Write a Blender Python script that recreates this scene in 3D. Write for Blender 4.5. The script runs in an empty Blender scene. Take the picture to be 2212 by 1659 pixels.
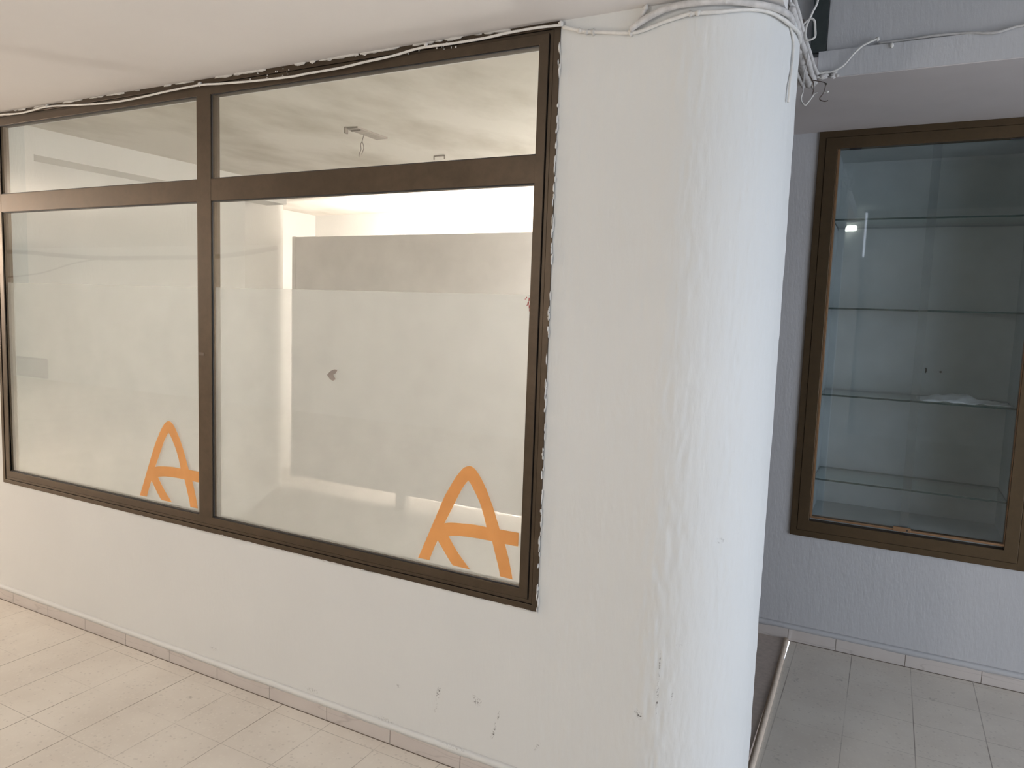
import bpy, bmesh, math, random
from mathutils import Vector, Matrix, noise
random.seed(7)
SC = bpy.context.scene
COL = SC.collection

# ---------------------------------------------------------------- camera
cam_d = bpy.data.cameras.new('camera')
cam_d.sensor_fit = 'HORIZONTAL'
cam_d.sensor_width = 36.0
cam_d.lens = 1571.87 / 2212 * 36.0
cam_d.clip_start = 0.05
cam = bpy.data.objects.new('camera', cam_d)
COL.objects.link(cam)
yaw, pit, rol = [math.radians(a) for a in (-27.2786, -5.67353, 2.04910)]
fw = Vector((math.sin(yaw)*math.cos(pit), math.cos(yaw)*math.cos(pit), math.sin(pit)))
r0 = Vector((math.cos(yaw), -math.sin(yaw), 0)); u0 = r0.cross(fw)
rr = math.cos(rol)*r0 + math.sin(rol)*u0
uu = -math.sin(rol)*r0 + math.cos(rol)*u0
cam.matrix_world = Matrix(((rr.x, uu.x, -fw.x, 0), (rr.y, uu.y, -fw.y, 0), (rr.z, uu.z, -fw.z, 1.6), (0, 0, 0, 1)))
SC.camera = cam

# ---------------------------------------------------------------- world, lights, exposure
vs = SC.view_settings
vs.view_transform = 'Standard'; vs.look = 'None'; vs.gamma = 1.0; vs.use_curve_mapping = False
vs.exposure = 0.0
W = bpy.data.worlds.new('sky'); SC.world = W; W.use_nodes = True
bg = W.node_tree.nodes['Background']
bg.inputs['Color'].default_value = (0.76, 0.83, 0.96, 1)
bg.inputs['Strength'].default_value = 4.6

def area(name, loc, tgt, sx, sy, power, color):
    l = bpy.data.lights.new(name, 'AREA'); l.shape = 'RECTANGLE'; l.size = sx; l.size_y = sy
    l.energy = power; l.color = color
    o = bpy.data.objects.new(name, l); COL.objects.link(o); o.location = loc
    o.rotation_euler = (Vector(tgt) - Vector(loc)).to_track_quat('-Z', 'Y').to_euler()
    return o
# daylight entrance on the right: light portal exactly in the opening
pt = area('daylight_portal', (2.6, 1.3, 1.22), (0, 1.3, 1.22), 3.4, 2.45, 1, (1, 1, 1))
pt.data.cycles.is_portal = True
# warm point lights for the corridor
def lamp(loc, power, color):
    l = bpy.data.lights.new('corridor_light', 'POINT'); l.energy = power; l.color = color; l.shadow_soft_size = .16
    o = bpy.data.objects.new('corridor_light', l); COL.objects.link(o); o.location = loc
lamp((-7.2, .7, 1.95), 205, (1.0, 0.84, 0.70))
lamp((-1.7, -1.0, 2.05), 52, (1.0, 0.95, 0.91))  # ambient fill added behind the camera, no known source there
lamp((-12.0, -.5, 2.0), 190, (1.0, 0.88, 0.76))

# ---------------------------------------------------------------- node helpers
class NT:
    def __init__(s, name):
        s.m = bpy.data.materials.new(name); s.m.use_nodes = True
        s.t = s.m.node_tree; s.t.nodes.clear()
        s.out = s.t.nodes.new('ShaderNodeOutputMaterial')
    def n(s, typ, **kw):
        nd = s.t.nodes.new(typ)
        for k, v in kw.items():
            if hasattr(nd, k): setattr(nd, k, v)
        return nd
    def lk(s, a, b): s.t.links.new(a, b)
    def setin(s, sock, v):
        if hasattr(v, 'links') or hasattr(v, 'is_linked'): s.lk(v, sock)
        else: sock.default_value = v
    def math(s, op, a, b=None, c=None, clamp=False):
        nd = s.n('ShaderNodeMath', operation=op); nd.use_clamp = clamp
        s.setin(nd.inputs[0], a)
        if b is not None: s.setin(nd.inputs[1], b)
        if c is not None: s.setin(nd.inputs[2], c)
        return nd.outputs[0]
    def mix(s, f, a, b):
        nd = s.n('ShaderNodeMix', data_type='RGBA')
        s.setin(nd.inputs[0], f); s.setin(nd.inputs[6], a); s.setin(nd.inputs[7], b)
        return nd.outputs[2]
    def pos(s, scale=(1, 1, 1), rot=(0, 0, 0)):
        g = s.n('ShaderNodeNewGeometry'); mp = s.n('ShaderNodeMapping')
        mp.inputs['Scale'].default_value = scale; mp.inputs['Rotation'].default_value = rot
        s.lk(g.outputs['Position'], mp.inputs['Vector']); return mp.outputs['Vector']
    def noise(s, vec, scale, detail=3, rough=0.55):
        nd = s.n('ShaderNodeTexNoise'); s.lk(vec, nd.inputs['Vector'])
        nd.inputs['Scale'].default_value = scale; nd.inputs['Detail'].default_value = detail
        nd.inputs['Roughness'].default_value = rough; return nd.outputs['Fac']
    def ramp(s, fac, lo, hi, a=0.0, b=1.0):
        nd = s.n('ShaderNodeMapRange'); s.lk(fac, nd.inputs[0])
        nd.inputs[1].default_value = lo; nd.inputs[2].default_value = hi
        nd.inputs[3].default_value = a; nd.inputs[4].default_value = b
        return nd.outputs[0]
    def bump(s, h, strength, dist):
        nd = s.n('ShaderNodeBump'); s.lk(h, nd.inputs['Height'])
        nd.inputs['Strength'].default_value = strength; nd.inputs['Distance'].default_value = dist
        return nd.outputs['Normal']
    def principled(s, color, rough=0.6, metal=0.0, normal=None, spec=0.5):
        p = s.n('ShaderNodeBsdfPrincipled')
        s.setin(p.inputs['Base Color'], color); s.setin(p.inputs['Roughness'], rough)
        p.inputs['Metallic'].default_value = metal
        p.inputs['Specular IOR Level'].default_value = spec
        if normal is not None: s.lk(normal, p.inputs['Normal'])
        return p.outputs[0]
    def done(s, sh): s.lk(sh, s.out.inputs['Surface']); return s.m
def c3(r, g, b): return (r, g, b, 1)

def simple(name, col, rough=0.6, metal=0.0, spec=0.5, nscale=30, amt=0.12):
    t = NT(name)
    f = t.noise(t.pos(), nscale, 4)
    c = t.mix(t.ramp(f, 0.3, 0.7), c3(*[x*(1-amt) for x in col]), c3(*[min(1, x*(1+amt)) for x in col]))
    return t.done(t.principled(c, rough, metal, spec=spec))

# ---------------------------------------------------------------- materials
def plaster(name, col, scuffs=(), rough_scale=1.0, bump=0.5):
    t = NT(name)
    v = t.pos((1, 1, 0.28))
    n1 = t.noise(v, 95*rough_scale, 4, 0.6)
    n2 = t.noise(v, 44*rough_scale, 2, 0.5)
    h = t.math('ADD', t.math('MULTIPLY', n1, 0.6), t.math('MULTIPLY', n2, 0.8))
    big = t.noise(t.pos(), 1.6, 3)
    c = t.mix(t.ramp(big, 0.3, 0.7), c3(*[x*0.965 for x in col]), c3(*col))
    if scuffs:
        g = t.n('ShaderNodeNewGeometry'); sp = t.n('ShaderNodeSeparateXYZ'); t.lk(g.outputs['Position'], sp.inputs[0])
        X, Z = sp.outputs[0], sp.outputs[2]
        nz = t.ramp(t.noise(t.pos(), 130, 4, 0.7), 0.5, 0.62)
        tot = None
        for (x, z, rx, rz, k, st) in scuffs:
            zz = t.math('SUBTRACT', Z, z)
            xx = t.math('SUBTRACT', t.math('SUBTRACT', X, x), t.math('MULTIPLY', zz, k))
            a = t.math('POWER', t.math('DIVIDE', xx, rx), 2.0)
            b = t.math('POWER', t.math('DIVIDE', zz, rz), 2.0)
            m = t.math('MULTIPLY', t.math('SUBTRACT', 1.0, t.math('ADD', a, b), clamp=True), st)
            tot = m if tot is None else t.math('MAXIMUM', tot, m)
        m = t.math('MULTIPLY', tot, nz, clamp=True)
        c = t.mix(m, c, c3(0.10, 0.09, 0.08))
    return t.done(t.principled(c, 0.72, 0, t.bump(h, bump, 0.0022), 0.3))

SCUFFS = [(-1.316, .254, .010, .035, .25, 1), (-1.325, .196, .006, .02, .3, .9), (-1.158, .268, .02, .018, 0, 1), (-1.170, .283, .01, .008, 0, .8),
          (-1.078, .233, .006, .03, .3, 1), (-1.090, .178, .008, .03, .3, 1), (-.925, .183, .008, .022, .4, .9), (-1.489, .234, .012, .01, 0, .5),
          (-.59, .39, .012, .018, -.3, 1), (-.60, .40, .008, .01, 0, 1), (-.538, .56, .003, .05, 0, .8), (-.54, .464, .004, .07, 0, 1),
          (-.50, .45, .003, .05, .1, .7), (-.488, .63, .012, .004, 0, .7), (-1.55, .085, .05, .01, 0, .5), (-2.45, .13, .03, .01, 0, .4),
          (-1.9, .10, .04, .012, 0, .4), (-1.25, .075, .06, .01, 0, .5), (-.40, .95, .012, .01, 0, .5)]
M = {}
M['wall'] = plaster('white_textured_plaster', (0.74, 0.75, 0.735), SCUFFS, 1.0, 0.6)
M['wall2'] = plaster('shade_darkened_plaster_recess', (0.53, 0.535, 0.55), (), 0.9, 1.0)  # same plaster, with the dimness of the recess put into a greyer colour
M['wall_in'] = plaster('inner_plaster', (0.83, 0.815, 0.79), (), 1.0, 0.5)

t = NT('ceiling_paint')
n = t.noise(t.pos(), 2.0, 3); nb = t.noise(t.pos(), 60, 3)
M['ceil'] = t.done(t.principled(t.mix(t.ramp(n, .3, .7), c3(.76, .735, .72), c3(.79, .77, .755)), .8, 0, t.bump(nb, .15, .001), .2))
t = NT('stained_inner_ceiling')
n = t.noise(t.pos((1, .55, 1), (0, 0, .5)), 2.1, 5, .6)
M['ceil_in'] = t.done(t.principled(t.mix(t.ramp(n, .42, .66), c3(.80, .76, .71), c3(.60, .56, .50)), .8, 0, None, .2))
M['soffit'] = simple('soffit_paint', (.60, .57, .57), .85, 0, .2, 3, .04)

def terrazzo(name, grid=True):
    t = NT(name)
    base = t.mix(t.ramp(t.noise(t.pos(), 3.0, 4), .35, .65), c3(.66, .61, .54), c3(.745, .70, .625))
    vo = t.n('ShaderNodeTexVoronoi'); t.lk(t.pos(), vo.inputs['Vector']); vo.inputs['Scale'].default_value = 75
    sp = t.n('ShaderNodeSeparateColor'); t.lk(vo.outputs['Color'], sp.inputs[0])
    chip = t.math('MULTIPLY', t.math('GREATER_THAN', sp.outputs[0], .72), t.math('LESS_THAN', vo.outputs['Distance'], .42))
    base = t.mix(t.math('MULTIPLY', chip, .30), base, c3(.78, .74, .66))
    chip2 = t.math('MULTIPLY', t.math('LESS_THAN', sp.outputs[1], .16), t.math('LESS_THAN', vo.outputs['Distance'], .38))
    base = t.mix(t.math('MULTIPLY', chip2, .30), base, c3(.42, .38, .34))
    dn = t.noise(t.pos(), 9, 6, .75)
    base = t.mix(t.ramp(dn, .63, .70, 0, .5), base, c3(.25, .23, .2))
    # tile joints every 25 cm
    g = t.n('ShaderNodeNewGeometry'); sx = t.n('ShaderNodeSeparateXYZ'); t.lk(g.outputs['Position'], sx.inputs[0])
    def joint(coord, off, w):
        a = t.math('DIVIDE', t.math('SUBTRACT', coord, off), .25)
        fr = t.math('ABSOLUTE', t.math('SUBTRACT', t.math('FRACT', t.math('ADD', a, 40.5)), .5))
        return t.math('LESS_THAN', fr, w)
    # visible strength varies along the joint
    vx = t.ramp(t.noise(t.pos((1, .35, 1)), 5.0, 3), .38, .60, .12, .75)
    vy = t.ramp(t.noise(t.pos((.35, 1, 1)), 4.3, 3), .42, .62, .06, .5)
    jx = t.math('MULTIPLY', joint(sx.outputs[0], .203, .0075), vx)
    jy = t.math('MULTIPLY', joint(sx.outputs[1], 3.010, .0055), vy)
    j = t.math('MAXIMUM', jx, jy)
    base = t.mix(j, base, c3(.16, .13, .10))
    rn = t.ramp(t.noise(t.pos(), 14, 3), .3, .7, .38, .55)
    h = t.math('SUBTRACT', t.noise(t.pos(), 120, 2), t.math('MULTIPLY', j, 1.5))
    return t.done(t.principled(base, rn, 0, t.bump(h, .12, .001), .4))
M['floor'] = terrazzo('cream_terrazzo_tiles')
M['floor_in'] = simple('inner_floor_tile', (.62, .59, .56), .45, 0, .4, 12, .06)

t = NT('grey_marble_skirting')
vv = t.noise(t.pos((.5, 1, 3.2), (0, .45, 0)), 4.5, 2, .4)
st = t.ramp(t.math('ABSOLUTE', t.math('SUBTRACT', vv, .5)), 0, .012, .55, 0)
n = t.noise(t.pos(), 6, 3)
M['marble'] = t.done(t.principled(t.mix(st, t.mix(n, c3(.55, .50, .465), c3(.64, .595, .56)), c3(.42, .38, .355)), .4, 0, None, .4))
M['grout'] = simple('dark_grout', (.16, .13, .10), .9)
M['slab'] = simple('brown_threshold_stone', (.50, .43, .38), .5, 0, .4, 40, .12)
M['bead'] = simple('pale_wood_bead', (.66, .56, .46), .85, 0, .0, 30, .1)

t = NT('bronze_aluminium')
br = t.noise(t.pos((1, 1, 1)), 25, 5, .7)
brz = t.noise(t.pos(), 3, 4, .6)
c = t.mix(t.ramp(t.math('MULTIPLY', br, brz), .15, .36), c3(.078, .060, .043), c3(.100, .076, .054))
M['bronze'] = t.done(t.principled(c, t.ramp(br, .3, .7, .40, .48), .85, None, .5))
t = NT('olive_bronze_aluminium')
br = t.noise(t.pos((1, 1, 1)), 25, 5, .7)
M['bronze2'] = t.done(t.principled(t.mix(br, c3(.085, .060, .036), c3(.13, .090, .050)), .40, .7, None, .5))
M['brass'] = simple('copper_toned_track', (.30, .18, .10), .40, .6, .5, 30, .1)
M['black'] = simple('black_rubber_gasket', (.02, .02, .022), .6)
M['cable'] = simple('white_painted_cable', (.74, .73, .70), .55, 0, .4, 50, .08)
M['cable_grey'] = simple('grey_painted_cable', (.52, .51, .50), .6, 0, .3, 50, .12)
M['conduit'] = simple('overpainted_conduit', (.60, .585, .57), .6, 0, .3, 40, .15)
M['copper'] = simple('dark_bare_wire', (.14, .11, .10), .5, .3)
M['tan_tape'] = simple('brown_tape_mark', (.10, .075, .055), .6)
M['flake'] = simple('white_paint_flecks', (.66, .65, .62), .8)
M['paper'] = simple('white_plastic_sheet', (.72, .74, .74), .35, 0, .5)
M['dirt'] = simple('dark_dirt', (.07, .06, .05), .8)
M['panel'] = simple('grey_board', (.88, .84, .82), .7, 0, .25, 5, .05)
M['case_in'] = simple('display_case_lining', (.49, .52, .52), .75, 0, .2, 8, .06)
M['residue'] = simple('adhesive_residue', (.33, .29, .26), .7)
M['red'] = simple('dark_red_paint', (.30, .03, .03), .5)
M['dim_ceiling'] = simple('bounce_cutting_dark_ceiling', (.34, .35, .36), .85)  # unseen raised ceiling, coloured dark to weaken bounce on the upper wall
M['gap_shade'] = simple('painted_gap_shade', (.05, .062, .062), .5, .3)  # painted shade for the gap beside the conduits
M['grille'] = simple('grey_metal_grating', (.10, .10, .10), .6, .3)
M['plate'] = simple('lamp_backplate_paint', (.42, .38, .34), .6, 0, .3)
M['enamel'] = simple('white_enamel', (.8, .8, .78), .4)

def glass(name, tint=(.96, .985, .97), f0=.042, tr=1.0):
    t = NT(name)
    lw = t.n('ShaderNodeLayerWeight'); lw.inputs['Blend'].default_value = .5
    f = t.math('ADD', t.math('MULTIPLY', t.math('POWER', lw.outputs['Facing'], 5.0), 1-f0), f0)
    a = t.n('ShaderNodeBsdfTransparent'); a.inputs[0].default_value = c3(*tint)
    g = t.n('ShaderNodeBsdfGlossy'); g.inputs['Roughness'].default_value = .02; g.inputs[0].default_value = (1, 1, 1, 1)
    mx = t.n('ShaderNodeMixShader'); t.lk(f, mx.inputs[0]); t.lk(a.outputs[0], mx.inputs[1]); t.lk(g.outputs[0], mx.inputs[2])
    return t.done(mx.outputs[0])
M['glass'] = glass('clear_window_glass')
M['glass2'] = glass('greenish_case_glass', (.88, .905, .915))
M['shelfglass'] = glass('greenish_shelf_glass', (.88, .94, .92))
t = NT('green_glass_edge'); M['edge'] = t.done(t.principled(c3(.015, .05, .045), .2, 0, None, .6))

t = NT('frosted_film')
nz = t.noise(t.pos(), 5, 3)
a = t.n('ShaderNodeBsdfTransparent')
d = t.n('ShaderNodeBsdfDiffuse'); d.inputs[0].default_value = c3(.80, .79, .785)
tl = t.n('ShaderNodeBsdfTranslucent'); tl.inputs[0].default_value = c3(.80, .79, .785)
m1 = t.n('ShaderNodeMixShader'); m1.inputs[0].default_value = .36; t.lk(d.outputs[0], m1.inputs[1]); t.lk(tl.outputs[0], m1.inputs[2])
m2 = t.n('ShaderNodeMixShader'); t.lk(t.ramp(nz, .3, .7, .44, .50), m2.inputs[0]); t.lk(a.outputs[0], m2.inputs[1]); t.lk(m1.outputs[0], m2.inputs[2])
M['film'] = t.done(m2.outputs[0])

t = NT('orange_vinyl')
n = t.noise(t.pos(), 220, 3, .7); n2 = t.noise(t.pos(), 7, 3)
c = t.mix(t.ramp(n2, .35, .65), c3(.87, .51, .20), c3(.93, .57, .23))
t1 = t.principled(c, .38, 0, t.bump(n, .35, .0006), .5)
tl = t.n('ShaderNodeBsdfTranslucent'); t.lk(c, tl.inputs[0])
mx = t.n('ShaderNodeMixShader'); mx.inputs[0].default_value = .45; t.lk(t1, mx.inputs[1]); t.lk(tl.outputs[0], mx.inputs[2])
M['orange'] = t.done(mx.outputs[0])

def emis(name, col, s):
    t = NT(name); e = t.n('ShaderNodeEmission'); e.inputs[0].default_value = c3(*col); e.inputs[1].default_value = s
    return t.done(e.outputs[0])
M['tube'] = emis('lit_fluorescent_tube', (1.0, .89, .82), 170)
M['tube3'] = emis('low_fluorescent_tube', (1.0, .88, .80), 650)
M['fill_tube'] = emis('added_fill_tube', (1.0, .91, .85), 230)
M['bulk'] = emis('lit_bulkhead_lamp', (.95, 1.0, .90), 40)

# ---------------------------------------------------------------- mesh helpers
def box(bm, x0, x1, y0, y1, z0, z1, mi=0):
    vs_ = [bm.verts.new((x, y, z)) for z in (z0, z1) for y in (y0, y1) for x in (x0, x1)]
    for f in ((0, 2, 3, 1), (4, 5, 7, 6), (0, 1, 5, 4), (2, 6, 7, 3), (0, 4, 6, 2), (1, 3, 7, 5)):
        fc = bm.faces.new([vs_[i] for i in f]); fc.material_index = mi
def obj(name, bm, mats, parent=None, smooth=False, bevel=0):
    me = bpy.data.meshes.new(name); bmesh.ops.recalc_face_normals(bm, faces=bm.faces[:]) if not smooth == 'keep' else None
    bm.to_mesh(me); bm.free()
    for m_ in (mats if isinstance(mats, (list, tuple)) else [mats]): me.materials.append(m_)
    if smooth:
        for p in me.polygons: p.use_smooth = True
    o = bpy.data.objects.new(name, me); COL.objects.link(o)
    if parent is not None: o.parent = parent; o.matrix_parent_inverse = parent.matrix_world.inverted()
    if bevel:
        b = o.modifiers.new('bevel', 'BEVEL'); b.width = bevel; b.segments = 2; b.limit_method = 'ANGLE'
    return o
def boxes(name, lst, mats, parent=None, bevel=0):
    bm = bmesh.new()
    for b in lst: box(bm, *b)
    return obj(name, bm, mats, parent, bevel=bevel)
def tag(o, label=None, cat=None, group=None, kind=None):
    if label: o['label'] = label
    if cat: o['category'] = cat
    if group: o['group'] = group
    if kind: o['kind'] = kind
    return o
def struct(name, lst, mats, label=None):
    o = boxes(name, lst, mats); o['kind'] = 'structure'
    if label: o['label'] = label
    return o
def empty(name, loc):
    o = bpy.data.objects.new(name, None); o.location = loc; COL.objects.link(o)
    bpy.context.view_layer.update(); return o
def catmull(P, n=6):
    P = [Vector(p) for p in P]; out = []
    for i in range(len(P)-1):
        a = P[max(i-1, 0)]; b = P[i]; c = P[i+1]; d = P[min(i+2, len(P)-1)]
        for k in range(n):
            s = k/n
            out.append(.5*((2*b) + (c-a)*s + (2*a-5*b+4*c-d)*s*s + (3*b-a-3*c+d)*s**3))
    out.append(P[-1]); return out
def sweep(bm, pts, r, seg=8, sub=6, wob=0):
    P = catmull(pts, sub) if sub else [Vector(p) for p in pts]
    rings = []; up = Vector((0, 0, 1)); prev = None
    for i, p in enumerate(P):
        tn = (P[min(i+1, len(P)-1)] - P[max(i-1, 0)]).normalized()
        if prev is None:
            s_ = tn.cross(up if abs(tn.z) < .9 else Vector((1, 0, 0))).normalized()
        else: s_ = (prev - tn*prev.dot(tn)).normalized()
        prev = s_; b = tn.cross(s_)
        ri = r*(1 + wob*noise.noise(p*40))
        rings.append([bm.verts.new(p + ri*(math.cos(2*math.pi*k/seg)*s_ + math.sin(2*math.pi*k/seg)*b)) for k in range(seg)])
    for a, b in zip(rings, rings[1:]):
        for k in range(seg): bm.faces.new((a[k], a[(k+1) % seg], b[(k+1) % seg], b[k]))
    bm.faces.new(rings[0][::-1]); bm.faces.new(rings[-1])
def tube(name, pts, r, mat, parent=None, sub=6, wob=0, seg=8):
    bm = bmesh.new(); sweep(bm, pts, r, seg, sub, wob); return obj(name, bm, mat, parent, smooth=True)
def ring(bm, x0, x1, z0, z1, w, y0, y1, sides='LRTB'):
    """mitred rectangular frame, member width w (inwards from the given outline)"""
    O = [(x0, z0), (x1, z0), (x1, z1), (x0, z1)]; I = [(x0+w, z0+w), (x1-w, z0+w), (x1-w, z1-w), (x0+w, z1-w)]
    v = {}
    for i in range(4):
        for nm, P in (('o', O), ('i', I)):
            for y in (0, 1): v[nm, i, y] = bm.verts.new((P[i][0], (y0, y1)[y], P[i][1]))
    for i in range(4):
        j = (i+1) % 4
        for q in ((('o', i, 0), ('o', j, 0), ('i', j, 0), ('i', i, 0)), (('o', i, 1), ('i', i, 1), ('i', j, 1), ('o', j, 1)),
                  (('o', i, 0), ('o', i, 1), ('o', j, 1), ('o', j, 0)), (('i', i, 0), ('i', j, 0), ('i', j, 1), ('i', i, 1))):
            bm.faces.new([v[k] for k in q])

# ---------------------------------------------------------------- key dimensions
YA = 2.07; YC = 3.80; ZC = 2.47; ZS = 2.494
WX0, WX1, WZ0 = -3.985, -.945, .636
CR = .28; CX = -.594; CY = YA + CR; XE = CX + CR

# ---------------------------------------------------------------- structure
struct('floor', [(-17, 5, -4.2, YA+.01, -.10, 0), (-.33, 5, YA+.01, 3.82, -.10, 0)], M['floor'])
struct('floor_2', [(-5.6, -.9, YA+.15, 6.0, -.10, -.002)], M['floor_in'])
tag(struct('trim_1', [(-.90, -.345, YA+.02, 3.80, -.06, .004)], M['slab']), 'brown stone threshold slab behind the rounded column')
bm = bmesh.new(); sweep(bm, [(-.322, 2.30, .004), (-.325, 2.6, .004), (-.330, 2.93, .004), (-.338, 3.39, .004), (-.348, 3.79, .004)], .0125, 8, 5)
tag(obj('trim_2', bm, M['bead'], smooth=True), 'pale bead strip along the edge of the brown threshold', kind='structure')

struct('ceiling', [(-17, -.80, -4.2, 2.28, ZC, ZC+.09), (-.80, -.33, .6, 2.28, ZC, ZC+.09), (-.9, -.33, 2.28, 2.985, ZC+.004, ZC+.094)], M['ceil'])
struct('ceiling_2', [(-5.6, -.9, 2.28, 6.0, ZC, ZC+.09)], M['ceil_in'])
struct('ceiling_3', [(-.9, 5, 2.983, 4.3, ZS, ZS+.08)], M['soffit'])
struct('ceiling_4', [(-.9, 5, -4.2, 3.2, 3.2, 3.3)], M['dim_ceiling'])
struct('trim_7', [(-.345, -.292, 2.985, 3.0, 2.592, 3.2)], M['gap_shade'])  # dark strip standing in for the shaded gap at the upper wall's edge

# front wall: flat pieces + displaced stretch ending in the rounded corner
struct('wall_front', [(-17, WX0, YA, YA+.15, 0, ZC), (WX0, WX1, YA, YA+.15, 0, WZ0), (WX0, WX1, YA, YA+.15, ZC-.006, ZC)], M['wall'])
bm = bmesh.new()
S0 = 0.0; L1 = CX - WX1; L2 = CR*math.pi/2; L3 = .10
LT = L1+L2+L3
def wallpt(s):
    if s <= L1: return Vector((WX1+s, YA, 0)), Vector((0, -1, 0))
    if s <= L1+L2:
        a = (s-L1)/CR; return Vector((CX+CR*math.sin(a), CY-CR*math.cos(a), 0)), Vector((math.sin(a), -math.cos(a), 0))
    return Vector((XE, CY+s-L1-L2, 0)), Vector((1, 0, 0))
NS, NZ = 175, 260
grid = []
for j in range(NZ+1):
    z = ZC*j/NZ; row = []
    for i in range(NS+1):
        s = LT*i/NS; p, nn = wallpt(s)
        band = math.exp(-((s-(L1+.045+.02*noise.noise(Vector((z*2, 0, 3)))))/.055)**2)
        amp = .0009 + .0022*band*(.45+.55*max(0, 1-z/1.6))
        amp += .0008*(1 if s > L1+.2 else 0)
        d = amp*(noise.noise(Vector((s*70, z*17, 1.7))) + .6*noise.noise(Vector((s*150, z*38, 5.7))))
        e = min(1, s/.03); row.append(bm.verts.new(p + nn*d*e + Vector((0, 0, z))))
    grid.append(row)
for j in range(NZ):
    for i in range(NS): bm.faces.new((grid[j][i], grid[j][i+1], grid[j+1][i+1], grid[j+1][i]))
# back faces close the volume
yb = CY+L3
a0 = bm.verts.new((WX1, YA+.15, 0)); a1 = bm.verts.new((WX1, YA+.15, ZC)); b0 = bm.verts.new((-.62, YA+.15, 0)); b1 = bm.verts.new((-.62, YA+.15, ZC))
c0 = bm.verts.new((-.62, yb, 0)); c1_ = bm.verts.new((-.62, yb, ZC))
bm.faces.new((grid[0][0], grid[NZ][0], a1, a0)) if False else None
bm.faces.new((a0, a1, b1, b0)); bm.faces.new((b0, b1, c1_, c0)); bm.faces.new((c0, c1_, grid[NZ][NS], grid[0][NS]))
me = bpy.data.meshes.new('wall_column'); bm.to_mesh(me); bm.free(); me.materials.append(M['wall'])
for p in me.polygons: p.use_smooth = True
wc = bpy.data.objects.new('wall_column', me); COL.objects.link(wc); tag(wc, 'white plaster wall end with rounded corner', kind='structure')

struct('wall_entrance', [(-.90, -.75, YA+.15, 6.0, 0, ZC)], M['wall_in'])
struct('shade_panel_1', [(-.75, -.715, YA+.16, 3.79, .01, 2.44)], M['bronze2'], 'dark panel added unseen behind the column to cut bounce light')  # unseen panel, added to keep the strip beside the case dark
# cabinet wall with its opening
CX0, CX1, CZ0, CZ1 = -.369, .600, .548, 2.494
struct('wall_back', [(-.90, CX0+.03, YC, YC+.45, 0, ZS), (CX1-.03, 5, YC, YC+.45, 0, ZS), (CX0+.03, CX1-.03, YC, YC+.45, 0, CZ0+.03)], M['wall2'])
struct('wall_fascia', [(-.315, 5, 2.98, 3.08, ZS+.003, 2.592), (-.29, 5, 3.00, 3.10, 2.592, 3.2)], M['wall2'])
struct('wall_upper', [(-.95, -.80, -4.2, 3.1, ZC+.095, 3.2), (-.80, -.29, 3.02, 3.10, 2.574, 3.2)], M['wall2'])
# surroundings of the passage behind the photographer
struct('wall_opposite', [(-17, -.757, -4.15, -4.0, 0, 3.2), (-.42, 5, -4.15, -4.0, 0, 3.2), (-.757, -.449, -4.15, -3.94, 0, 3.2), (-.449, -.42, -4.15, -4.0, 0, 2.55)], M['wall'])
struct('wall_right', [(2.6, 2.75, 3.0, 3.8, 0, 3.2), (2.6, 2.75, -4.0, -.4, 0, 3.2), (2.6, 2.75, -.4, 3.0, 2.45, 3.2)], M['wall'])
struct('wall_left', [(-17.1, -17, -4.2, 2.1, 0, ZC)], M['wall'])
# shop interior shell
def prism(bm, poly, z0, z1):
    a = [bm.verts.new((x, y, z0)) for x, y in poly]; b = [bm.verts.new((x, y, z1)) for x, y in poly]
    bm.faces.new(a[::-1]); bm.faces.new(b); n_ = len(poly)
    for i in range(n_): bm.faces.new((a[i], a[(i+1) % n_], b[(i+1) % n_], b[i]))
bm = bmesh.new()
prism(bm, [(-4.25, 2.31), (-4.25, 3.89), (-4.72, 4.74), (-4.86, 4.74), (-4.45, 3.89), (-4.45, 2.31)], 0, ZC)
box(bm, -5.25, -5.10, 4.74, 5.55, 0, ZC)
box(bm, -5.10, -4.86, 4.64, 4.74, 0, ZC)
tag(obj('wall_interior', bm, M['wall_in']), kind='structure')
struct('wall_interior_back', [(-5.25, -.9, 5.55, 5.7, 0, ZC)], M['wall_in'])
tag(struct('trim_3', [(-4.9, -4.05, YA+.15, 2.30, 0, ZC), (-4.25, -4.05, 2.30, 4.1, 2.33, ZC)], M['wall_in']), 'downstand beam and pier at the left inside the shop window')

# skirting tiles
def skirting(name, xs, y, zt, rng, label):
    bm = bmesh.new()
    x = rng[0]; cuts = [rng[0]] + [c for c in sorted(xs) if rng[0] < c < rng[1]] + [rng[1]]
    for a, b in zip(cuts, cuts[1:]):
        box(bm, a+.0012, b-.0012, y-.0015, y+.002, 0, zt + random.uniform(-.0015, .0015), 0)
    box(bm, rng[0], rng[1], y-.0003, y+.001, 0, zt-.003, 1)
    tag(obj(name, bm, [M['marble'], M['grout']], bevel=.0008), label, kind='structure')
skirting('baseboard_front', [-1.218-.302*k for k in range(-2, 50)], YA, .056, (-16, CX+.02), 'low grey marble skirting under the shop window')
skirting('baseboard_back', [-.343, -.122, .179, .484, .785, 1.09, 1.39, 1.7, 2.0, 2.3, 2.6, 2.9, 3.2], YC, .061, (-.75, 3.5), 'low grey marble skirting under the display case')
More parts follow.
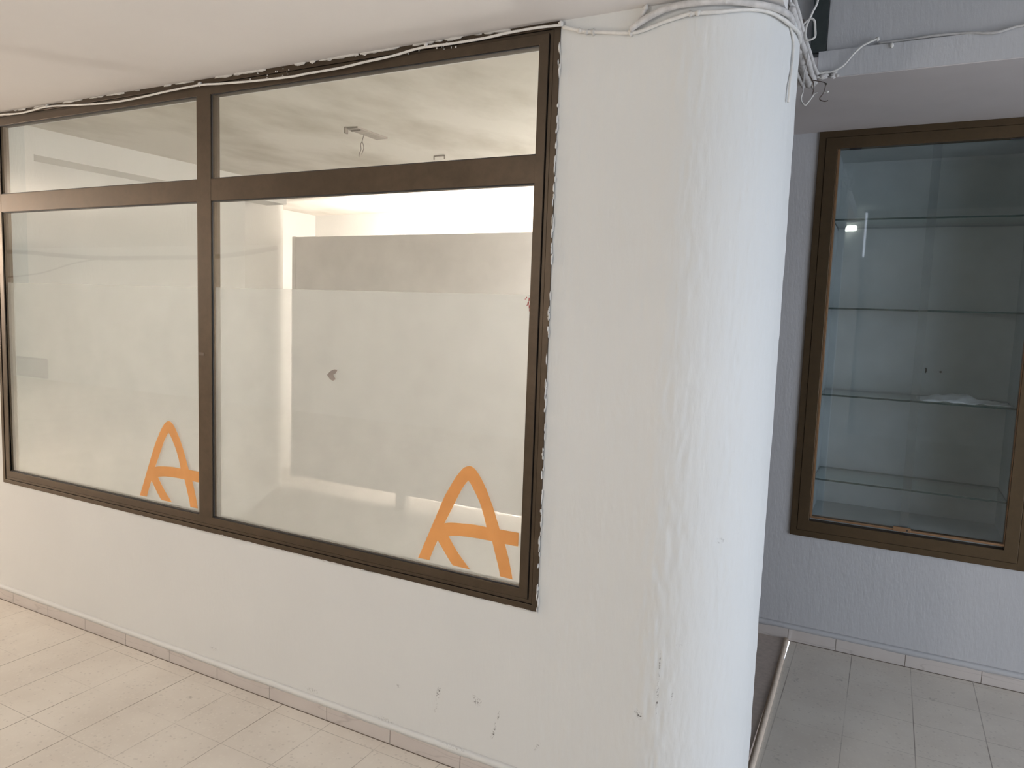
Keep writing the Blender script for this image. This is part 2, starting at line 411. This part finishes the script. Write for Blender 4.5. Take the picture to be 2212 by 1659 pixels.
# plaster dribble over the skirting edges
def dribble(name, x0, x1, y, z, label):
    bm = bmesh.new(); n_ = int((x1-x0)/.012); prev = None
    for i in range(n_+1):
        x = x0+(x1-x0)*i/n_; d = .004+.006*max(0, noise.noise(Vector((x*9, z*7, 2))))+.003*noise.noise(Vector((x*45, 2, 2)))
        cur = [bm.verts.new((x, y+.0005, z+.03)), bm.verts.new((x, y-.0018, z+.006)), bm.verts.new((x, y-.0022, z-d)), bm.verts.new((x, y+.001, z-d))]
        if prev:
            for k in range(4): bm.faces.new((prev[k], prev[(k+1) % 4], cur[(k+1) % 4], cur[k]))
        else: bm.faces.new(cur[::-1])
        prev = cur
    bm.faces.new(prev)
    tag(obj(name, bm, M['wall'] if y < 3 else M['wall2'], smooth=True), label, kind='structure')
dribble('trim_4', -6, CX+.02, YA, .059, 'uneven plaster lip over the front skirting')
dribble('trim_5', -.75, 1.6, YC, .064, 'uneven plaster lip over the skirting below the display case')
struct('trim_6', [(-6, CX, YA-.0050, YA-.001, 0, .0012), (-.34, 2.4, YC-.0070, YC-.001, 0, .0012)], M['grout'])

# ---------------------------------------------------------------- shop window
win = empty('window_1', ((WX0+WX1)/2, YA, WZ0)); tag(win, 'large four-pane bronze framed shop window', kind='structure')
GX = [(-3.921, -2.524), (-2.444, -1.011)]; GZ = [(.703, 1.997), (2.083, 2.408)]
bm = bmesh.new()
ring(bm, WX0, WX1, WZ0, ZC, .020, YA-.004, YA+.05)
ring(bm, WX0+.0215, WX1-.0215, WZ0+.0215, ZC-.0215, .012, YA-.001, YA+.05)
ring(bm, WX0+.036, WX1-.036, WZ0+.036, ZC-.031, .031, YA-.006, YA+.04)
obj('window_frame', bm, M['bronze'], win, bevel=.0012)
bm = bmesh.new(); ring(bm, WX0+.001, WX1-.001, WZ0+.001, ZC-.001, .05, YA+.003, YA+.045); obj('frame_groove', bm, M['black'], win)
boxes('mullion', [(-2.524, -2.444, YA-.006, YA+.04, .700, 2.41)], M['bronze'], win, .0012)
boxes('transom', [(-3.921, -2.524, YA-.0055, YA+.04, 1.997, 2.083), (-2.444, -1.011, YA-.0055, YA+.04, 1.997, 2.083)], M['bronze'], win, .0012)
for i, (x0, x1) in enumerate(GX):
    for k, (z0, z1) in enumerate(GZ):
        boxes('glass_pane', [(x0-.005, x1+.005, YA+.004, YA+.010, z0-.005, z1+.005)], M['glass'], win)
        bm = bmesh.new(); ring(bm, x0-.0005, x1+.0005, z0-.0005, z1+.0005, .0035, YA-.002, YA+.0036); obj('gasket', bm, M['black'], win)
def film(x0, x1):
    bm = bmesh.new(); r = .02; z0, z1 = .706, 1.655; x0 += .0035; x1 -= .0035
    pts = [(x0, z0), (x1-r, z0)] + [(x1-r+r*math.sin(a), z0+r-r*math.cos(a)) for a in [k*math.pi/12 for k in range(1, 7)]] + [(x1, z1), (x0, z1)]
    bm.faces.new([bm.verts.new((x, YA+.0125, z)) for x, z in pts])
    o = obj('frosted_film', bm, M['film'], win); o['label'] = 'frosted privacy film on the lower pane'
film(*GX[0]); film(*GX[1])
o = boxes('tape_mark', [(-2.520, -2.488, YA-.0075, YA-.0058, 1.376, 1.388)], M['tan_tape'], win); o['label'] = 'small dark tape mark on the mullion'
# paint flecks along the right edge of the frame and the ceiling edge
def blob(bm, c, rx, ry, rz):
    mtx = Matrix.Translation(c) @ Matrix.Diagonal((rx, ry, rz, 1))
    r_ = bmesh.ops.create_icosphere(bm, subdivisions=1, radius=1, matrix=mtx)
    for v in r_['verts']: v.co += Vector([random.uniform(-.25, .25)*k for k in (rx, ry, rz)])
bm = bmesh.new()
for i in range(80):
    z = random.uniform(WZ0, ZC-.02); blob(bm, Vector((WX1+random.uniform(-.002, .004), YA-.006, z)), random.uniform(.001, .003), .004, random.uniform(.004, .02))
for i in range(40):
    x = random.uniform(-3.0, WX1); blob(bm, Vector((x, YA-.002, WZ0-.001)), random.uniform(.008, .04), .007, random.uniform(.001, .004))
for i in range(60):
    x = random.choice((random.uniform(-2.3, -1.3), random.uniform(-3.8, -1.0))); blob(bm, Vector((x, YA-.006, ZC-.003)), random.uniform(.01, .05), .005, random.uniform(.002, .007))
for i in range(26):
    x = random.choice((random.uniform(-2.3, -2.0), random.uniform(-1.5, -1.25))); blob(bm, Vector((x, YA-.007, ZC-random.uniform(.01, .035))), random.uniform(.001, .004), .002, random.uniform(.001, .004))
tag(obj('paint_flecks', bm, M['flake'], win), 'white paint smears along the frame edge', kind='stuff')

# ---------------------------------------------------------------- orange stickers
OUT = [(0.0, 0.0), (0.021, 0.047), (0.0431, 0.0982), (0.065, 0.1488), (0.0842, 0.194), (0.1057, 0.2413), (0.1272, 0.2794), (0.1462, 0.3102), (0.1629, 0.3319), (0.1772, 0.3467), (0.1941, 0.3541), (0.2087, 0.3539), (0.2236, 0.3443), (0.2387, 0.3273), (0.2513, 0.3099), (0.2666, 0.2845), (0.282, 0.2529), (0.2949, 0.2253), (0.308, 0.1913), (0.3211, 0.1584), (0.3584, 0.1585), (0.392, 0.1585), (0.3916, 0.1131), (0.3649, 0.1124), (0.3425, 0.1125), (0.352, 0.0846), (0.3654, 0.0405), (0.3755, -0.0013), (0.3296, -0.0009), (0.3212, 0.0317), (0.3079, 0.072), (0.2944, 0.1132), (0.2561, 0.1131), (0.2074, 0.1118), (0.1579, 0.1073), (0.1239, 0.1), (0.1387, 0.0797), (0.1701, 0.0415), (0.2128, 0.0002), (0.1438, 0.001), (0.1201, 0.0275), (0.0988, 0.0546), (0.0801, 0.0779), (0.0679, 0.0534), (0.0475, 0.001)]
HOLE = [(0.1053, 0.1422), (0.1264, 0.148), (0.1565, 0.1518), (0.2059, 0.1562), (0.2399, 0.1577), (0.2713, 0.157), (0.2604, 0.192), (0.2445, 0.2322), (0.2265, 0.2637), (0.2085, 0.291), (0.1958, 0.3051), (0.1793, 0.2847), (0.1629, 0.2564), (0.1489, 0.2282), (0.1348, 0.1998), (0.1206, 0.1712)]
def sticker(x0, xmax, label):
    cu = bpy.data.curves.new('logo', 'CURVE'); cu.dimensions = '2D'; cu.fill_mode = 'BOTH'; cu.extrude = .0003
    def arcpts(P, sharp):
        out = []; n_ = len(P)
        for i in range(n_):
            b, c = P[i], P[(i+1) % n_]
            a = P[i-1] if i not in sharp else b; d = P[(i+2) % n_] if (i+1) % n_ not in sharp else c
            for k in range(3):
                s = k/3; q = [.5*(2*b[m] + (c[m]-a[m])*s + (2*a[m]-5*b[m]+4*c[m]-d[m])*s*s + (3*b[m]-a[m]-3*c[m]+d[m])*s**3) for m in (0, 1)]
                out.append((min(q[0]+x0, xmax)-x0, q[1]))
        return out
    for P, sh in ((OUT, {0, 19, 21, 22, 24, 27, 28, 31, 35, 38, 39, 42, 44}), (HOLE, {0, 5, 10})):
        Q = arcpts(P, sh); sp = cu.splines.new('POLY'); sp.points.add(len(Q)-1); sp.use_cyclic_u = True
        for p, q in zip(sp.points, Q): p.co = (q[0], q[1], 0, 1)
    tmp = bpy.data.objects.new('tmp', cu); COL.objects.link(tmp); dg = bpy.context.evaluated_depsgraph_get(); dg.update()
    me = bpy.data.meshes.new_from_object(tmp.evaluated_get(dg)); bpy.data.objects.remove(tmp)
    me.materials.clear(); me.materials.append(M['orange'])
    o = bpy.data.objects.new('logo_sticker', me); COL.objects.link(o)
    o.rotation_euler = (math.pi/2, 0, 0); o.location = (x0, YA+.0035, .725)
    tag(o, label, 'sticker', 'orange letter stickers on the shop window')
sticker(-2.919, -2.5275, 'orange letter sticker on the left pane, crossbar running to the mullion')
sticker(-1.417, 0, 'orange letter sticker in the lower right corner of the right pane')

# smudges on the glass
def patch(name, pts, y, mat, label, cat):
    bm = bmesh.new()
    a = [bm.verts.new((x, y, z)) for x, z in pts]; b = [bm.verts.new((x, y-.0005, z)) for x, z in pts]
    bm.faces.new(a[::-1]); bm.faces.new(b); n_ = len(pts)
    for i in range(n_): bm.faces.new((a[i], a[(i+1) % n_], b[(i+1) % n_], b[i]))
    return tag(obj(name, bm, mat), label, cat)
patch('glue_residue', [(-1.842, 1.343), (-1.826, 1.358), (-1.806, 1.366), (-1.792, 1.364), (-1.80, 1.352), (-1.812, 1.346), (-1.808, 1.338), (-1.800, 1.330), (-1.812, 1.322), (-1.826, 1.326)], YA+.0036, M['residue'], 'small grey smudge in the middle of the right pane', 'smudge')
bm = bmesh.new()
for c, rx, rz in (((-1.019, 1.640), .0022, .007), ((-1.022, 1.628), .003, .006), ((-1.018, 1.617), .002, .007), ((-1.028, 1.645), .002, .003), ((-1.033, 1.641), .0015, .002), ((-1.0255, 1.622), .0015, .003), ((-1.017, 1.606), .0012, .004)):
    blob(bm, Vector((c[0], YA+.003, c[1])), rx, .0006, rz)
tag(obj('paint_spatter', bm, M['red']), 'dark red paint spatter at the right edge of the right pane', 'paint')

# ---------------------------------------------------------------- cables on the shop front
WINC = [(-4.6, 2.052, 2.452), (-4.1, 2.052, 2.458), (-3.879, 2.052, 2.454), (-3.697, 2.052, 2.446), (-3.5, 2.052, 2.456), (-3.303, 2.052, 2.444), (-3.047, 2.052, 2.43), (-2.854, 2.052, 2.432), (-2.672, 2.052, 2.44), (-2.487, 2.052, 2.444), (-2.376, 2.052, 2.437), (-2.181, 2.052, 2.427), (-1.998, 2.052, 2.422), (-1.941, 2.052, 2.424), (-1.784, 2.052, 2.426), (-1.664, 2.052, 2.433), (-1.549, 2.052, 2.439), (-1.467, 2.052, 2.448), (-1.418, 2.052, 2.45), (-1.334, 2.052, 2.448), (-1.208, 2.052, 2.448), (-1.112, 2.052, 2.453), (-1.019, 2.052, 2.454), (-0.934, 2.056, 2.452)]
def cable(name, pts, r, mat, label, clips=(), wob=.1):
    e = empty(name, pts[0]); tag(e, label, 'cable')
    tube('sheath', pts, r, mat, e, 5, wob)
    for c in clips:
        bm = bmesh.new(); blob(bm, Vector(c), .008, .007, .010); obj('clip', bm, M['flake'], e, True)
    return e
cable('cable', WINC, .0042, M['cable'], 'white cable sagging along the top of the shop window frame',
      [(-3.50, 2.051, 2.459), (-2.487, 2.051, 2.448), (-1.418, 2.051, 2.455), (-.94, 2.055, 2.456)])
C1 = [(-0.936, 2.064, 2.45), (-0.899, 2.064, 2.437), (-0.859, 2.064, 2.425), (-0.8, 2.064, 2.415), (-0.723, 2.064, 2.403), (-0.687, 2.064, 2.405), (-0.633, 2.064, 2.418), (-0.581, 2.064, 2.427), (-0.547, 2.064, 2.43), (-0.483, 2.082, 2.431), (-0.438, 2.106, 2.438), (-0.395, 2.141, 2.445), (-0.364, 2.174, 2.446), (-0.340, 2.209, 2.441), (-0.319, 2.252, 2.434), (-.306, 2.34, 2.44), (-.316, 2.46, 2.452)]
cable('cable', C1, .0055, M['cable'], 'thin painted cable sagging across the top of the rounded column', [(-.88, 2.063, 2.43), (-.86, 2.063, 2.424), (-.838, 2.063, 2.421), (-.555, 2.063, 2.43), (-.535, 2.064, 2.43), (-.723, 2.063, 2.403)])
C2 = [(-0.722, 2.056, 2.410), (-0.693, 2.054, 2.425), (-0.665, 2.054, 2.437), (-0.633, 2.054, 2.447), (-0.605, 2.054, 2.452), (-0.581, 2.054, 2.454), (-0.531, 2.060, 2.455), (-0.483, 2.074, 2.456), (-0.440, 2.096, 2.456), (-0.398, 2.128, 2.456), (-.350, 2.178, 2.456), (-.322, 2.24, 2.455), (-.322, 2.32, 2.457)]
cable('conduit', C2, .0095, M['conduit'], 'thick overpainted conduit arching over the top of the column', [(-.465, 2.078, 2.455)])
cable('cable', [(-0.722, 2.056, 2.405), (-0.704, 2.057, 2.426), (-0.687, 2.057, 2.448), (-0.681, 2.057, 2.466)], .0065, M['conduit'], 'short cable stub rising from the column conduit to the ceiling', [(-.681, 2.055, 2.462)])
# conduits running back along the ceiling edge above the threshold
def along(x, z, r, y0, y1, name, label, k=1.0):
    pts = []; n_ = 12
    for i in range(n_+1):
        y = y0+(y1-y0)*i/n_
        pts.append((x+.006*k*noise.noise(Vector((y*4, x*30, z*9))), y, z+.008*k*noise.noise(Vector((y*5, 7, x*20)))))
    return cable(name, pts, r, M['conduit'], label, (), .2)
along(-.338, 2.478, .016, 2.30, 2.97, 'conduit', 'thickest painted conduit along the ceiling edge above the threshold')
along(-.318, 2.476, .010, 2.26, 2.97, 'conduit', 'upper painted conduit hugging the outer face of the ceiling edge')
along(-.312, 2.505, .007, 2.24, 2.96, 'cable', 'slim painted cable above the two conduits on the ceiling edge', 1.6)
cable('cable', [(-.372, 2.24, 2.4655), (-.368, 2.4, 2.4655), (-.366, 2.6, 2.4655), (-.362, 2.8, 2.4655), (-.356, 2.96, 2.4655)], .007, M['conduit'], 'painted cable under the ceiling edge, innermost of the bundle')
cable('cable', [(-.322, 2.262, 2.440), (-.3145, 2.30, 2.41), (-.3125, 2.305, 2.368), (-.313, 2.30, 2.325), (-.314, 2.29, 2.284), (-.314, 2.285, 2.23)], .0035, M['cable'], 'thin painted cable hanging down the edge of the rounded column')
# loose wires
cable('loose_wire', [(-0.332, 2.5, 2.504), (-0.311, 2.5, 2.524), (-0.295, 2.5, 2.535), (-0.284, 2.5, 2.528), (-0.28, 2.5, 2.505), (-0.279, 2.5, 2.478), (-0.3, 2.5, 2.471), (-0.306, 2.5, 2.481), (-0.306, 2.5, 2.512), (-0.291, 2.5, 2.552), (-0.278, 2.5, 2.588), (-.285, 2.5, 2.65)], .0032, M['cable'], 'white wire curled in a loop beside the ceiling edge')
cable('loose_wire', [(-0.348, 2.5, 2.455), (-0.343, 2.5, 2.494), (-0.332, 2.5, 2.512), (-0.323, 2.5, 2.532), (-0.313, 2.5, 2.532), (-0.318, 2.5, 2.516), (-0.332, 2.5, 2.5), (-.335, 2.5, 2.46)], .003, M['copper'], 'small dark wire tangle against the ceiling edge')
e = cable('loose_wire', [(-0.319, 2.6, 2.505), (-0.309, 2.6, 2.472), (-0.308, 2.6, 2.431), (-0.314, 2.6, 2.408), (-0.314, 2.6, 2.376), (-0.314, 2.6, 2.344), (-0.318, 2.6, 2.322), (-0.305, 2.6, 2.302), (-0.294, 2.6, 2.313), (-0.28, 2.6, 2.334), (-0.269, 2.6, 2.338)], .0016, M['cable_grey'], 'longest hanging wire, hooked at the bottom, by the column edge')
tube('bare_end', [(-0.314, 2.6, 2.344), (-0.318, 2.6, 2.322), (-0.305, 2.6, 2.302), (-0.294, 2.6, 2.313), (-0.28, 2.6, 2.334)], .0023, M['cable'], e)
cable('loose_wire', [(-0.318, 2.75, 2.445), (-0.301, 2.75, 2.417), (-0.298, 2.75, 2.391), (-0.302, 2.75, 2.373)], .0018, M['copper'], 'short dark wire hanging between the hooked wire and the forked one')
e = cable('loose_wire', [(-0.32, 2.85, 2.455), (-0.28, 2.85, 2.444), (-0.271, 2.85, 2.434), (-0.276, 2.85, 2.406), (-0.287, 2.85, 2.387), (-0.271, 2.85, 2.377), (-0.259, 2.85, 2.379)], .0018, M['copper'], 'dark forked wire with frayed ends hanging below the fascia corner')
tube('fork', [(-0.276, 2.85, 2.406), (-0.270, 2.85, 2.407), (-.265, 2.85, 2.409)], .0018, M['cable_grey'], e)
bm = bmesh.new(); blob(bm, Vector((-.263, 2.85, 2.409)), .005, .004, .004); obj('connector', bm, M['cable'], e, True)
bm = bmesh.new(); blob(bm, Vector((-.270, 2.85, 2.436)), .005, .004, .004); obj('burnt_end', bm, M['dirt'], e, True)
# fascia cables
cable('cable', [(-.33, 2.965, 2.49), (-0.324, 2.968, 2.504), (-0.294, 2.968, 2.512), (-0.26, 2.968, 2.513), (-0.227, 2.966, 2.529), (-0.207, 2.964, 2.551), (-0.188, 2.964, 2.573), (-0.164, 2.965, 2.592), (-0.124, 2.972, 2.609), (-.118, 2.99, 2.612)], .0036, M['cable'], 'white cable curving up the fascia above the display case', [(-.122, 2.975, 2.611)])
cable('cable', [(-.12, 2.992, 2.600), (-0.026, 2.99, 2.600), (0.052, 2.985, 2.601), (.128, 2.985, 2.598), (0.176, 2.978, 2.592), (0.201, 2.972, 2.585), (0.237, 2.970, 2.582), (0.272, 2.972, 2.590), (0.309, 2.974, 2.596), (.5, 2.974, 2.604), (1.2, 2.985, 2.605)], .0048, M['cable_grey'], 'painted cable lying along the fascia ledge towards the right', [(-.075, 2.975, 2.583)])
bm = bmesh.new()
for i in range(46):
    y = random.uniform(2.25, 2.97); blob(bm, Vector((-.333+random.uniform(-.012, .012), y, 2.480+random.uniform(-.014, .02))), random.uniform(.004, .010), random.uniform(.02, .05), random.uniform(.004, .010))
for i in range(16):
    blob(bm, Vector((random.uniform(-.33, -.24), 2.972, 2.494+random.uniform(-.002, .022))), random.uniform(.008, .02), .007, random.uniform(.004, .012))
tag(obj('paint_clump', bm, M['conduit'], smooth=True), 'lumpy overpainted sealant binding the conduits at the ceiling edge', 'sealant', kind='stuff')

# ---------------------------------------------------------------- display case
case = empty('display_case', ((CX0+CX1)/2, YC, CZ0)); tag(case, 'tall bronze framed glass display case set in the recessed wall', 'display case')
IX0, IX1, IZ0, IZ1 = -.277, .516, .654, 2.417
bm = bmesh.new()
ring(bm, CX0, CX1, CZ0, CZ1, .030, YC-.012, YC+.03)
ring(bm, CX0+.0315, CX1-.0315, CZ0+.0315, CZ1-.0315, .052, YC-.016, YC+.03)
obj('frame', bm, M['bronze2'], case, bevel=.0015)
bm = bmesh.new(); ring(bm, CX0+.002, CX1-.002, CZ0+.002, CZ1-.002, .05, YC-.006, YC+.028); obj('frame_groove', bm, M['black'], case)
bm = bmesh.new(); ring(bm, IX0-.008, IX1+.008, IZ0-.010, IZ1+.006, .010, YC-.004, YC+.03); obj('door_track', bm, M['brass'], case, bevel=.0008)
YB = YC+.40
boxes('cabinet_body', [(IX0-.02, IX1+.02, YB, YB+.02, IZ0-.03, IZ1+.03), (IX0-.03, IX0-.008, YC+.03, YB, IZ0-.03, IZ1+.03), (IX1+.008, IX1+.03, YC+.03, YB, IZ0-.03, IZ1+.03),
                       (IX0-.01, IX1+.01, YC+.03, YB, IZ0-.03, IZ0-.008), (IX0-.01, IX1+.01, YC+.03, YB, IZ1+.006, IZ1+.03)], M['case_in'], case)
def pane(name, x0, x1, y, z0, z1, th=.005, mats=None):
    bm = bmesh.new(); box(bm, x0, x1, y, y+th, z0, z1)
    for f in bm.faces:
        if abs(f.calc_center_median().y - (y+th/2)) < 1e-5: f.material_index = 1
    return obj(name, bm, [M['glass2'], M['edge']], case)
pane('sliding_door', IX0, .140, YC+.004, IZ0, IZ1)
pane('sliding_door', .105, IX1, YC+.014, IZ0, IZ1)
for z in (2.091, 1.671, 1.251, .831):
    bm = bmesh.new(); box(bm, IX0-.004, IX1+.004, YC+.045, YB-.01, z-.0042, z+.0042)
    for f in bm.faces:
        if abs(f.calc_center_median().z - z) < 1e-5: f.material_index = 1
    bm.normal_update()
    obj('glass_shelf', bm, [M['shelfglass'], M['edge']], case)
o = boxes('lock', [(.080, .152, YC-.008, YC+.004, .643, .664)], M['brass'], case, .001)
bm = bmesh.new(); bmesh.ops.create_cone(bm, cap_ends=True, segments=14, radius1=.0035, radius2=.0035, depth=.002, matrix=Matrix.Translation((.138, YC-.009, .652)) @ Matrix.Rotation(math.pi/2, 4, 'X')); obj('keyhole', bm, M['black'], o)
for gx in (-.235, .39): boxes('top_guide', [(gx, gx+.05, YC-.002, YC+.003, 2.405, 2.42)], M['black'], case)
# plastic sheet lying on a shelf
bm = bmesh.new(); g2 = []
for j in range(9):
    row = []
    for i in range(25):
        x = .13+.37*i/24; y = YC+.06+.16*j/8
        lift = .004+.055*math.exp(-((x-.29)/.11)**2)*math.sin(math.pi*j/8)*(j/8)+.012*noise.noise(Vector((x*22, y*30, 3)))
        row.append(bm.verts.new((x, y+.01*noise.noise(Vector((x*14, j, 1))), 1.2555+max(.001, lift))))
    g2.append(row)
for j in range(8):
    for i in range(24): bm.faces.new((g2[j][i], g2[j][i+1], g2[j+1][i+1], g2[j+1][i]))
o = obj('plastic_sheet', bm, M['paper'], smooth=True); sm = o.modifiers.new('thickness', 'SOLIDIFY'); sm.thickness = .0008
tag(o, 'crumpled whitish plastic sheet lying on a glass shelf of the display case', 'sheet')
for x, z, w, h, lb in ((.155, 1.402, .0045, .014, 'small upright dark fleck on the back of the display case'), (.213, 1.399, .008, .0055, 'small round dark fleck on the back of the display case')):
    s = (YB-.003)/YC; bm = bmesh.new(); blob(bm, Vector((x*s, YB-.002, 1.6+(z-1.6)*s)), w, .002, h); tag(obj('dirt_fleck', bm, M['dirt']), lb, 'dirt')

# ---------------------------------------------------------------- inside the shop
pn = empty('partition_panel', (-3.4, 4.7, 0)); tag(pn, 'long grey board partition raised on feet inside the shop', 'partition')
boxes('board', [(-4.535, -1.30, 4.70, 4.74, .105, 2.165)], M['panel'], pn, .002)
boxes('end_post', [(-4.578, -4.537, 4.702, 4.742, .09, 2.168)], M['panel'], pn, .002)
for x in (-3.447, -2.0):
    boxes('foot', [(x, x+.10, 4.70, 4.76, -.002, .105)], M['panel'], pn, .002)
def batten(x0, x1, y, z, label, m_='tube'):
    e = empty('fluorescent_batten', ((x0+x1)/2, y, z)); tag(e, label, 'lamp', 'battens behind the partition')
    boxes('housing', [(x0, x1, y-.05, y+.03, z-.04, z-.012)], M['enamel'], e, .002)
    tube('tube', [(x0+.02, y, z+.012), (x1-.02, y, z+.012)], .016, M[m_], e, 0, 0, 10)
batten(-3.9, -2.7, 4.79, 2.02, 'warm fluorescent batten behind the top of the partition, left one')
batten(-2.6, -1.4, 4.79, 2.02, 'warm fluorescent batten behind the top of the partition, right one')
batten(-3.3, -2.1, 4.79, .34, 'warm fluorescent batten low behind the partition', 'tube3')
e = empty('fluorescent_batten', (-.90, 4.1, 1.1)); tag(e, 'added upright fill light, unseen on the inner entrance wall', 'lamp')  # hidden fill light, added to brighten the partition and inner walls
boxes('housing', [(-.935, -.90, 4.07, 4.13, 1.0, 2.2)], M['enamel'], e, .002)
tube('tube', [(-.955, 4.1, 1.04), (-.955, 4.1, 2.16)], .016, M['fill_tube'], e, 0, 0, 10)
# ceiling remains of a lamp
lp = empty('lamp_backplate', (-2.41, 3.0, ZC)); tag(lp, 'bare lamp backplate with dangling wires on the shop ceiling', 'lamp mount')
boxes('plate', [(-2.448, -2.376, 2.872, 3.112, ZC-.008, ZC)], M['plate'], lp, .001)
boxes('bracket', [(-2.45, -2.44, 2.86, 2.88, ZC-.03, ZC), (-2.44, -2.38, 2.90, 2.91, ZC-.014, ZC-.006)], M['residue'], lp)
tube('wire', [(-2.422, 2.984, 2.469), (-2.438, 2.984, 2.427), (-2.446, 2.984, 2.414), (-2.444, 2.984, 2.387), (-2.454, 2.984, 2.368), (-2.456, 2.984, 2.349)], .0017, M['residue'], lp)
tube('wire', [(-2.422, 2.984, 2.469), (-2.436, 2.984, 2.43), (-2.431, 2.984, 2.413), (-2.427, 2.984, 2.393), (-2.439, 2.984, 2.363)], .0017, M['residue'], lp)
br_ = boxes('ceiling_bracket', [(-2.395, -2.39, 3.565, 3.57, ZC-.022, ZC), (-2.325, -2.32, 3.565, 3.57, ZC-.022, ZC), (-2.395, -2.32, 3.565, 3.57, ZC-.006, ZC)], M['residue'])
tag(br_, 'small empty metal bracket on the shop ceiling', 'bracket')

# ---------------------------------------------------------------- things seen only as reflections
for pts, r, lb in (([(-17, -3.955, 2.36), (-15, -3.955, 2.40), (-13.6, -3.955, 2.33), (-12.3, -3.955, 2.28), (-11, -3.955, 2.28), (-9.4, -3.955, 2.30), (-8.2, -3.955, 2.42)], .035, 'thick cable bundle slung along the opposite passage wall'),
                  ([(-15.5, -3.96, 1.9), (-14.2, -3.96, 2.0), (-13.2, -3.96, 2.18), (-12.4, -3.96, 2.27)], .012, 'thin cable branching down from the opposite bundle')):
    cable('cable', pts, r, M['grille'], lb)
gr = empty('vent_grille', (-14.6, -3.98, .2)); tag(gr, 'grey slatted vent grille low on the opposite passage wall', 'vent')
boxes('frame', [(-15.1, -14.1, -4.0, -3.98, .02, .06), (-15.1, -14.1, -4.0, -3.98, .36, .40)], M['grille'], gr)
boxes('slats', [(-15.1+.05*k, -15.08+.05*k, -3.995, -3.98, .06, .36) for k in range(21)], M['grille'], gr)
bl = empty('bulkhead_lamp', (-.65, -3.94, 2.95)); tag(bl, 'lit bulkhead lamp on the pilaster, mirrored in the display case glass', 'lamp')
boxes('lamp_base', [(-.765, -.535, -3.94, -3.925, 2.90, 2.995)], M['enamel'], bl)
boxes('lamp_lens', [(-.758, -.542, -3.925, -3.86, 2.912, 2.985)], M['bulk'], bl, .02)
